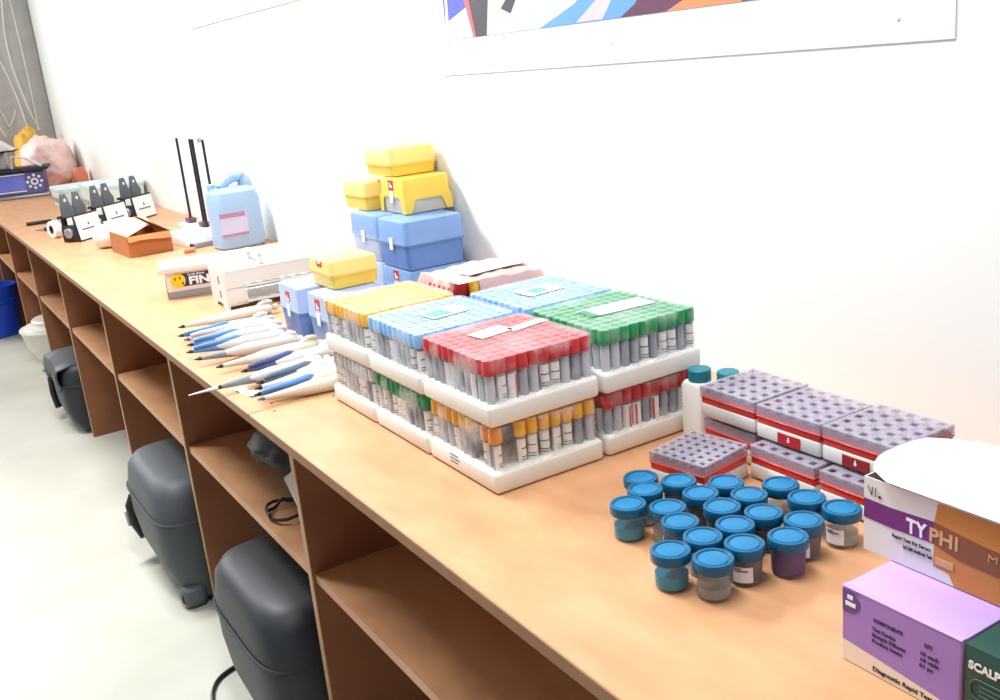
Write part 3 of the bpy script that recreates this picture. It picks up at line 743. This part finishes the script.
m = MB(); m.box(-.05,.05,-.05,.05,.0005,.006,bev=.002,seg=2); m.box(-.05,.05,-.05,-.044,.006,.03,bev=.001,seg=1); m.box(-.05,.05,.044,.05,.006,.03,bev=.001,seg=1); m.build('body','green_plastic',p)
m = MB(); m.lathe([(.008,0),(.009,.002),(.009,.035),(.008,.037)],16,T(-1.97,.392,BT+.0095)@RZ(80)@RY(90)); tag(m.build('loose_tube_cap','orange'),'small orange tube cap lying by the tilted white tray','tube')  # loose orange tube cap as a short plain cylinder

# ------------------------------------------------------------------ cardboard box
p = thing('cardboard_box','small brown cardboard box with open flaps beside the white jar','box',(-2.075,.228,BT),R(3))
bx, by, bh, k = .235, .155, .075, .004
m = MB(); m.box(-bx,0,0,by,.0005,k); m.box(-bx,0,0,k,k,bh); m.box(-bx,0,by-k,by,k,bh); m.box(-bx,-bx+k,k,by-k,k,bh); m.box(-k,0,k,by-k,k,bh); m.build('body','cardboard',p,smooth=False)
def flap(name, a, b, out, drop, mt='cardboard_in'):
    a, b, out = Vector(a), Vector(b), Vector(out)
    rows = [[a+(b-a)*t+out*s+Vector((0,0,drop*s+.004*math.sin(t*5)*s)) for t in (0,.25,.5,.75,1)] for s in (.02,.35,.7,1)]
    m = MB(); m.sheet(rows,.002); m.build(name,mt,p)
flap('flap',(-bx,.002,bh+.001),(0,.002,bh+.001),(0,.075,0),.034)
flap('flap',(-bx,by-.002,bh+.001),(0,by-.002,bh+.001),(0,-.055,0),.04,'cardboard')
flap('flap',(-.002,.002,bh+.001),(-.002,by-.002,bh+.001),(.02,0,0),-.02,'cardboard')
flap('flap',(-bx+.002,0,bh+.001),(-bx+.002,by,bh+.001),(-.06,0,0),.03)

# lying white jar
p = thing('jar','white plastic jar lying on its side left of the cardboard box','jar',(-2.43,.238,BT+.046),R(62))
m = MB(); m.lathe([(0,-.055),(.034,-.055),(.043,-.046),(.0455,-.03),(.0455,.03),(.042,.042),(.034,.05)],28,RY(90)); m.build('body','bottle_white',p)
m = MB(); m.lathe([(.037,.049),(.038,.051),(.038,.068),(.036,.07),(0,.07)],28,RY(90)); m.build('lid','bottle_white',p)

# ------------------------------------------------------------------ three black and white benchtop devices
devG = 'black benchtop devices with white front cards'
def device(x, y, rz, label):
    p = thing('tube_mixer',label,'lab device',(x,y,BT),R(rz),devG); p.scale = (1.08,1.0,1.12)     # front faces local +X, width along local Y
    w = .15
    m = MB(); m.box(-.088,-.016,.006,w-.006,.0006,.060,bev=.006,seg=2); m.build('base','black_soft',p)
    m = MB(); m.box(-.0135,-.006,0,w,.0006,.100,bev=.002,seg=1,mx=RY(-8)); fr = m.build('card_frame','black',p)
    m = MB(); m.box(-.006,-.0048,.006,w-.003,.007,.093,mx=RY(-8)); cd = m.build('front_card','paper_grey',fr,smooth=False)
    m = MB(); m.box(-.0048,-.0042,.03,w-.03,.040,.045,mx=RY(-8)); m.prism([(-.006,.055),(.008,.055),(.002,.07)],-.0048,-.0042,mx=RY(-8)@T(0,w/2,0)@Matrix(((0,1,0,0),(1,0,0,0),(0,0,1,0),(0,0,0,1)))); m.build('card_print','charcoal',cd,smooth=False)
    for y0 in (.012,.082):
        m = MB(); m.box(-.0595,-.03,y0,y0+.058,.0605,.086,bev=.002,seg=1,mx=None); m.build('white_block','rack_white',p)
    for y0 in (.004,.078):
        pts = [(y0,.09),(y0+.068,.09),(y0+.070,.115),(y0+.052,.135),(y0+.036,.172),(y0+.012,.172),(y0+.002,.13)]
        m = MB(); m.prism(pts,-.073,-.061,mx=Matrix(((0,1,0,0),(1,0,0,0),(0,0,1,0),(0,0,0,1))),bev=.002); fn = m.build('fin','charcoal',p)
        m = MB(); m.lathe([(.006,0),(.006,.001),(0,.001)],14,T(-.0615,y0+.024,.150)@RY(90)); m.build('fin_hole','paper',fn)
    m = MB(); m.box(-.083,-.0735,-.012,w+.010,.088,.097,bev=.002,seg=1); m.build('cross_bar','black',p)
    m = MB(); m.lathe([(.016,0),(.018,.004),(.018,.012),(.015,.015),(.008,.016),(0,.016)],20,T(-.050,.006,.034)@RX(90)); m.build('knob','silver',p)
    m = MB(); m.box(-.083,-.0685,.01,w-.01,.0605,.0895); m.build('upright','black',p,smooth=False)
device(-2.72,.178,42,'black lab device with white front card nearest the bench edge, leftmost of three')
device(-2.94,.334,42,'middle one of the three black lab devices with white cards')
device(-3.14,.497,42,'rightmost of the three black lab devices, nearest the wall')

# pens and bits
def pen(x,y,a,L,mt,label):
    p = thing('pen',label,'pen',(x,y,BT+.009),R(a))
    m = MB(); m.lathe([(.008,.0),(.0085,.002),(.0085,L*.72),(.007,L*.74)],14,RY(90)); m.build('barrel',mt,p)
    m = MB(); m.lathe([(.0065,L*.74),(.004,L*.95),(.0015,L),(0,L)],14,RY(90)); m.build('tip','silver',p)
pen(-3.62,.082,86,.15,'black','thin black pen lying near the bench edge')
pen(-3.26,.222,-110,.15,'navy','dark blue marker lying beside the first black device')
m = MB(); m.lathe([(.02,0),(.022,.01),(.022,.025),(.012,.03),(0,.03)],16,T(-3.36,.27,BT+.0005)); tag(m.build('loose_bottle_cap','teal_cap'),'small blue bottle cap standing left of the black devices','pot')  # loose blue bottle cap as a small turned shape
p = thing('tape_roll','white roll standing beside the first black device','roll',(-3.0,.135,BT+.037),R(20))
m = MB(); m.lathe([(.018,0),(.036,0),(.036,.03),(.018,.03),(.018,0)],24,RX(90),cap=False); m.build('roll','paper',p)
m = MB(); m.lathe([(.0165,.001),(.0175,.001),(.0175,.029),(.0165,.029),(.0165,.001)],24,RX(90),cap=False); m.build('core','black_soft',p)

# ------------------------------------------------------------------ pale crates beyond the devices
def crate(x0,x1,y0,y1,h,label,lid=True):
    p = thing('storage_box',label,'box',(0,0,BT))
    cx,cy=(x0+x1)/2,(y0+y1)/2; hx,hy=(x1-x0)/2,(y1-y0)/2
    m = MB(); m.loft([(.0006,hx*.93,hy*.93,10,cx,cy),(h-.02,hx*.98,hy*.98,10,cx,cy),(h-.018,hx,hy,10,cx,cy),(h-.012,hx,hy,10,cx,cy)],40); m.build('body','pale_green',p)
    m = MB(); m.loft([(h-.0115,hx*1.01,hy*1.01,10,cx,cy),(h-.002,hx*1.01,hy*1.01,10,cx,cy),(h,hx*.96,hy*.96,10,cx,cy)],40); m.build('lid','pale_lid',p)
    for i in range(4):
        m = MB(); m.box(cx-hx*.7+hx*.4*i,cx-hx*.6+hx*.4*i,cy-hy*.99,cy-hy*.97,.02,.05); m.build('vent','greybox',p,smooth=False)
crate(-4.55,-4.2,.33,.62,.10,'pale greenish plastic storage box left of the black devices')
crate(-4.15,-3.75,.42,.69,.125,'white storage box with pale blue lid behind the black devices')

# ------------------------------------------------------------------ far lab analyser
p = thing('lab_analyser','purple-screened lab instrument at the far end of the bench','lab device',(-5.22,.10,BT),R(-12))
m = MB(); m.box(-.34,.02,-.02,.32,.0006,.02,bev=.006,seg=2); m.build('base','silver',p)
m = MB(); m.prism([(-.30,.021),(0,.021),(-.05,.155),(-.30,.155)],0,.30,bev=.006); m.build('body','panel_purple',p)
sl = Matrix(((1,0,0,-.0005),(0,1,0,0),(0,0,1,.021),(0,0,0,1))) @ RY(-20.5)
m = MB(); m.box(-.001,.002,.02,.19,.03,.12,bev=.001,seg=1,mx=sl); m.build('screen','screen',p)
m = MB(); m.box(-.001,.0035,.015,.195,.018,.026,mx=sl); m.box(-.001,.0035,.015,.195,.124,.132,mx=sl); m.build('trim','rack_white',p,smooth=False)
for i in range(8):
    a = 2*math.pi*i/8
    m = MB(); m.lathe([(.009,0),(.009,.004),(.007,.005),(0,.005)],12,sl@T(.001,.245+.04*math.cos(a),.075+.04*math.sin(a))@RY(90)); m.build('button','paper',p)
m = MB(); m.lathe([(.012,0),(.022,0),(.022,.004),(.012,.004),(.012,0)],20,sl@T(.001,.245,.075)@RY(90),cap=False); m.build('dial_ring','paper',p)
m = MB(); m.box(-.31,-.03,-.02,.33,.156,.176,bev=.004,seg=2); m.build('top_tray','black_soft',p)
m = MB(); m.box(-.16,-.06,.02,.11,.177,.2835,bev=.01,seg=3); m.build('column','silver',p)
m = MB(); m.prism([(-.15,.29),(.17,.29),(.15,.305),(.06,.375),(-.08,.375),(-.15,.33)],-.01,.20,mx=RZ(90) ,bev=.008); m.build('hood','rack_white',p)
m = MB(); m.box(-.21,.02,-.155,.18,.284,.2892); m.build('hood_rim','black',p,smooth=False)
m = MB(); m.tube([(-.05,.13,.18),(-.045,.14,.255),(-.045,.22,.235),(-.045,.30,.18)],.008,8); m.build('arm','paper',p)

# bags at the far corner
m = MB(); m.blob((-5.72,.515,BT+.155),(.185,.168,.195),.20,1.4,3.1,flat=BT+.0006); tag(m.build('plastic_bag','pink',sharp=180),'crumpled pink plastic bag in the far corner of the bench','bag')
m = MB(); m.blob((-6.17,.47,BT+.19),(.12,.10,.20),.22,1.4,8.7,flat=BT+.0006); tag(m.build('plastic_bag','yellow_cloth',sharp=180),'crumpled yellow bag behind the pink one by the curtain','bag')
m = MB(); m.loft([(.0006,.06,.045,4,0,0),(.09,.06,.045,4,0,0),(.13,.03,.03,3,0,0)],24,T(-5.36,.635,BT)); tag(m.build('packet','orange'),'small orange packet right of the pink bag against the wall','packet')

# ------------------------------------------------------------------ curtain at end wall
p = thing('curtain','grey patterned curtain with pale leaf lines on the far wall','curtain',(XE+.012,0,0))
CY1 = .690
rows = [[Vector((.012*math.sin(y*26)+.012, y, z)) for y in [-1.2+(CY1+1.2)*i/60 for i in range(61)]] for z in (.02,1.0,2.0,2.9)]
m = MB(); m.sheet(rows,.004); cu_ = m.build('cloth','curtain',p)
def leafline(y0,z0,y1,z1,bow):
    pts=[]
    for i in range(15):
        t=i/14; y=y0+(y1-y0)*t+bow*math.sin(math.pi*t); z=z0+(z1-z0)*t
        pts.append(Vector((.012*math.sin(y*26)+.016,y,z)))
    m = MB(); m.tube(pts,.0055,6); m.build('leaf_line','curtain_line',cu_)
for y0,z0,y1,z1,b in ((.577,2.15,.588,1.12,.012),(.56,2.15,.56,1.245,-.055),(.40,1.75,.52,1.15,.02),(.34,1.33,.404,1.165,.01),(.467,1.276,.404,1.165,.01),(.56,1.245,.60,1.12,.0),(.42,2.2,.30,1.5,-.06),(.30,1.5,.37,1.1,-.03),(.47,1.9,.40,1.75,.0)):
    leafline(y0,z0,y1,z1,b)

# ------------------------------------------------------------------ posters
p = thing('poster','white-bordered photo poster pinned on the wall above the tube packs','poster',(0,WY-.0007,0))
LX, RXp, ZB = -.509, .797, BT+.529
m = MB(); m.box(LX,RXp,-.0012,.0006,ZB,ZB+.80,bev=.0003,seg=1); m.build('sheet','poster_paper',p,smooth=False)
def pic(poly, mt, d=0): 
    m = MB(); m.prism([(x,ZB+z) for x,z in poly],-.0022-d,-.0013-d); m.build('picture_patch',mt,p,smooth=False)
B0, B1 = .0765, .74
pic([(-.475,B0),(-.355,B0),(-.372,.127),(-.475,.100)],'p_violet')
pic([(-.475,.112),(-.376,.137),(-.41,B1),(-.475,B1)],'p_blue')
pic([(-.475,.100),(-.372,.126),(-.376,.139),(-.458,.116),(-.452,.22),(-.460,.22),(-.470,.116)],'paper',.0004)
pic([(-.355,B0),(-.345,B0),(-.372,.2),(-.38,B1),(-.41,B1),(-.398,.2)],'p_red',.0002)
pic([(-.345,B0),(-.30,B0),(-.27,.2),(-.22,B1),(-.38,B1),(-.372,.2)],'p_dark',.0002)
pic([(-.30,B0),(-.29,B0),(-.21,.115),(-.13,.2),(-.1,.4),(-.2,B1),(-.22,B1),(-.27,.2)],'p_skin')
pic([(-.235,.125),(-.20,.112),(-.12,.2),(-.13,.2)],'p_dark',.0004)
pic([(-.29,B0),(-.10,B0),(.02,.112),(.16,.2),(.1,.5),(-.1,.4),(-.13,.2),(-.21,.115)],'p_sky')
pic([(-.10,B0),(.15,B0),(.19,.095),(.30,.2),(.3,.5),(.1,.5),(.16,.2),(.02,.112)],'p_azure')
pic([(.02,B0+.001),(.10,B0+.001),(.15,.13),(.09,.115)],'p_violet',.0003)
pic([(.15,B0),(.27,B0),(.34,.1),(.40,.2),(.42,.5),(.3,.5),(.30,.2),(.19,.095)],'p_plum')
pic([(.27,B0),(.44,B0),(.62,.2),(.62,.5),(.42,.5),(.40,.2),(.34,.1)],'p_orange')
pic([(.44,B0),(.70,B0),(.70,.5),(.62,.5),(.62,.2)],'p_plum')
pic([(-.2,B1),(-.1,.4),(.1,.5),(.70,.5),(.70,B1)],'p_sky')
for x, z in ((-.50,.02),(-.505,.035),(-.29,.015),(.12,.035),(.715,.03)):
    m = MB(); m.lathe([(.0026,0),(.0022,.0012),(0,.0016)],10,T(x,-.0014,ZB+z)@RX(90)); m.build('pin','paper_grey',p)
p2 = thing('poster','large white poster high on the far part of the wall','poster',(0,WY-.0007,0))
m = MB(); m.box(-2.49,-1.30,-.0044,.0006,BT+.774,BT+1.5,bev=.0003,seg=1); m.build('sheet','poster_paper',p2,smooth=False)
for x in (-2.47,-1.75,-1.36):
    m = MB(); m.lathe([(.0026,0),(.0022,.0012),(0,.0016)],10,T(x,-.0046,BT+.785)@RX(90)); m.build('pin','paper_grey',p2)

# ------------------------------------------------------------------ under the bench
caseG = 'black equipment cases under the bench'
def case(x0,x1,y0,y1,h,label,body='case_black',rz=0,lean=0,uc=1.0):
    p = thing('equipment_case',label,'case',((x0+x1)/2,(y0+y1)/2,0),R(rz),caseG)
    hx, hy = (x1-x0)/2, (y1-y0)/2
    m = MB(); m.loft([(.016,hx*(.94-.24*uc),hy*.72,5,hx*.24*uc,hy*.12),(.022,hx*(.97-.21*uc),hy*.80,5,hx*.22*uc,hy*.10),(h*.18,hx*(1-.16*uc),hy*.92,5,hx*.15*uc,hy*.05),(h*.34,hx*(1-.08*uc),hy*.97,5,hx*.08*uc,0),(h*.52,hx*.98,hy,5,hx*.01,0),(h*.72,hx,hy*.98,5,-lean*.6,0),(h*.88,hx*.95,hy*.93,4.5,-lean,0),(h*.96,hx*.87,hy*.84,4,-lean,0),(h*.99,hx*.74,hy*.70,4,-lean,0),(h,hx*.4,hy*.4,3,-lean,0)],56); m.build('body',body,p)
    for z, k in ((h*.70,1.0),):
        pts=[]
        for i in range(57):
            a=2*math.pi*i/56; c_,s_=math.cos(a),math.sin(a)
            pts.append(Vector((-lean*.6+hx*k*math.copysign(abs(c_)**.4,c_),hy*k*math.copysign(abs(s_)**.4,s_),z)))
        m = MB(); m.tube(pts,.0028,6); m.build('seam',body,p)
    for sx in (-1,1):
        for sy in (-1,1):
            m = MB(); m.lathe([(0,-.011),(.012,-.011),(.0145,-.009),(.0145,.009),(.012,.011),(0,.011)],16,T(hx*.24*uc+sx*hx*.42,hy*.12+sy*hy*.52,.0150)@RY(90)); m.build('wheel','charcoal',p)
    m = MB(); m.tube([(-.07,0,h*.985),(-.065,0,h+.018),(0,0,h+.026),(.065,0,h+.018),(.07,0,h*.985)],.009,8,T(-lean,0,0)); m.build('handle',body,p)
    return p, hx, hy
case(-.475,-.035,-.055,.26,.352,'large smooth black case nearest the viewer under the bench',lean=.025)
p, hx, hy = case(-1.36,-.885,-.055,.27,.335,'charcoal black case with a front clasp in the second bay under the bench','case_grey',lean=.02,uc=1.7)
m = MB(); m.tube([(-hx*.68,-hy*.94,.205),(-hx*.72,-hy*.97,.175),(-hx*.66,-hy*.96,.125),(-hx*.52,-hy*.92,.085)],[.010,.018,.020,.010],10); cl = m.build('clasp','black',p)
m = MB(); m.tube([(-hx*.74,-hy*1.06,.155),(-hx*.68,-hy*1.05,.115)],.009,8); m.build('clasp_plate','silver',cl)
m = MB(); m.box(hx*.72,hx*1.02,-hy*.84,-hy*.46,.0025,.060,bev=.018,seg=4); fg = m.build('foot_guard','charcoal',p)
m = MB(); m.box(hx*.84,hx*.96,-hy*.86,-hy*.83,.018,.042,bev=.003,seg=2); m.build('guard_inset','black',fg)
p, hx, hy = case(-2.95,-2.60,-.03,.24,.30,'black bag with a draped grey cover in the fourth bay under the bench')
rows=[]
for i in range(15):
    u=-1+2*i/14; row=[]
    for j in range(11):
        v=j/10
        x=-hx*.95+u*.0; 
        xx=-.03+u*(hx*.98)
        if v<.5: y=hy*.6-(v/.5)*(hy*1.5); z=.313-.02*u*u
        else: y=-hy*1.0-.012*math.sin((v-.5)*6); z=.313-.02*u*u-(v-.5)*2*(.11+.03*math.sin(u*4))
        if abs(v-.5)<.06: z-=.012
        row.append(Vector((xx,y,z)))
    rows.append(row)
m = MB(); m.sheet(rows,.006); m.build('cover','case_grey',p)
m = MB(); m.tube([(-hx*.85,-hy*1.00,.19),(-hx*.86,-hy*1.02,.12),(-hx*.70,-hy*.98,.06)],.014,8); m.build('strap','black',p)
# cable on the floor
m = MB(); pts=[(-.30,-.09,.0055),(-.38,-.10,.0055),(-.47,-.085,.0055),(-.52,-.055,.0055),(-.545,-.005,.0055),(-.545,.06,.0055),(-.50,.14,.0055)]
pp=[]
for a,b in zip(pts,pts[1:]): pp += [Vector(a).lerp(Vector(b),t) for t in (0,.25,.5,.75)]
for _ in range(3): pp=[pp[0]]+[(pp[i-1]+pp[i]*2+pp[i+1])/4 for i in range(1,len(pp)-1)]+[pp[-1]]
m.tube(pp,.005,8); tag(m.build('cable','black'),'black cable curling on the floor beside the nearest black case','cable')
# basin with lid
p = thing('basin','white plastic basin with a lid under the bench beyond the black bags','basin',(-4.03,.19,0))
m = MB(); m.lathe([(0,.022),(.13,.022),(.155,.032),(.190,.10),(.208,.17),(.215,.178),(.213,.186),(.19,.188)],36); m.build('bowl','basin',p)
m = MB(); m.lathe([(.195,.188),(.19,.196),(.15,.206),(.148,.225),(.14,.232),(0,.236)],36); m.build('lid','basin',p)
m = MB(); m.lathe([(.09,.0005),(.10,.022),(0,.022)],20); m.build('foot','charcoal',p)
m = MB(); m.tube([(-3.84,.03,.006),(-3.78,.05,.006),(-3.72,.06,.006)],.005,6); tag(m.build('stick','charcoal'),'short dark stick on the floor in front of the white basin','stick')
# bucket
p = thing('bucket','blue plastic bucket at the far left under the bench','bucket',(-4.98,-.055,0))
m = MB(); m.lathe([(0,.001),(.115,.001),(.12,.006),(.138,.20),(.146,.205),(.146,.222),(.140,.23),(.150,.285),(.150,.30),(.143,.30),(.133,.22),(.115,.01),(0,.01)],32); m.build('pail','bucket_blue',p)
m = MB(); m.tube([(.0+.150*math.cos(a),.150*math.sin(a),.26-.09*math.sin(abs(a)/math.pi*math.pi) ) for a in [R(-90+18*i) for i in range(11)]],.005,6); m.build('bail','bucket_blue',p)
# shelf things
p = thing('pouch','black soft bag lying at the back of the shelf under the bench seam','bag',(-.43,.345,SZ))
m = MB(); m.blob((0,0,.075),(.26,.22,.085),.16,1.6,2.2,flat=.0006); m.build('body','black_soft',p)
m = MB(); m.blob((-.10,-.05,.165),(.06,.045,.02),.15,1.6,6.2); m.build('grey_flap','charcoal',p)
p = thing('paper_sheet','white folded paper propped beside the black soft bag under the bench seam','paper',(-.125,.12,SZ))
m = MB(); m.sheet([[Vector((-.06+.12*t, -.045+.10*q-.01*t, .120+.045*q-.045*t*(1-q))) for q in (0,.35,.7,1)] for t in (0,.5,1)],.0008); m.build('sheet','paper',p)
m = MB(); pts=[Vector((-.28+.07*math.cos(a)*(1-.02*i),.10+.04*math.sin(a),SZ+.006+.003*(i%5))) for i,a in enumerate([R(28*k) for k in range(24)])]; m.tube(pts,.0035,6); tag(m.build('cord','black_soft'),'dark coiled cord on the shelf in front of the black soft bag','cord')
p = thing('shelf_item','small orange-red box on a far shelf under the bench','box',(-4.40,.16,SZ))
m = MB(); m.box(-.06,.06,-.05,.05,.0005,.055,bev=.004,seg=2); m.build('body','orange',p); m = MB(); m.box(-.061,.061,-.051,.051,.0555,.066,bev=.003,seg=2); m.build('lid','orange',p)
for i,(x,y,h,r_,l) in enumerate(((-5.25,.10,.19,.05,'white plastic bottle on the farthest shelf, nearer the front edge'),(-5.42,.16,.22,.055,'taller white plastic bottle on the farthest shelf'))):
    p = thing('bottle',l,'bottle',(x,y,SZ),0,'white bottles on the far shelf')
    m = MB(); m.lathe([(0,.0005),(r_*.95,.0005),(r_,.005),(r_,h*.7),(r_*.8,h*.8),(r_*.4,h*.86),(r_*.4,h*.9)],24); m.build('body','bottle_white',p)
    m = MB(); m.lathe([(r_*.45,h*.88),(r_*.45,h),(0,h)],20); m.build('cap','jug_label_dark',p)

# ------------------------------------------------------------------ light
w = bpy.data.worlds.new('World'); bpy.context.scene.world = w; w.use_nodes = True
bg = w.node_tree.nodes['Background']; bg.inputs[0].default_value = (.93,.97,1.0,1); bg.inputs[1].default_value = .28
def area(name, loc, target, sx, sy, power, col=(1,1,1)):
    l = bpy.data.lights.new(name,'AREA'); l.shape='RECTANGLE'; l.size=sx; l.size_y=sy; l.energy=power; l.color=col
    o = bpy.data.objects.new(name,l); C.objects.link(o); o.location=loc
    o.rotation_euler=(Vector(target)-Vector(loc)).to_track_quat('-Z','Y').to_euler(); return o
area('window_light',(-6.0,-1.5,2.2),(-.2,.4,.8),1.8,1.7,105,(1,.99,.97))
area('ceiling_lamp',(-1.9,-.40,2.9),(-1.1,-.15,.8),1.2,.3,125,(.96,.98,1))
area('ceiling_lamp',(.6,-.1,2.9),(.6,.1,0),1.2,.3,52,(.96,.98,1))

# ------------------------------------------------------------------ camera
cam = bpy.data.cameras.new('Camera'); co = bpy.data.objects.new('Camera',cam); C.objects.link(co)
cam.sensor_width = 36; cam.lens = 998.4268*36/1000; cam.clip_start = .02
co.location = (1.59033,-.45562,BT+.56026); co.rotation_euler = (1.28477752,.09293318,1.01240073)
sc = bpy.context.scene; sc.camera = co
sc.view_settings.view_transform = 'Standard'; sc.view_settings.look = 'None'; sc.view_settings.gamma = 1; sc.view_settings.exposure = 0.0
sc.view_settings.use_curve_mapping = False
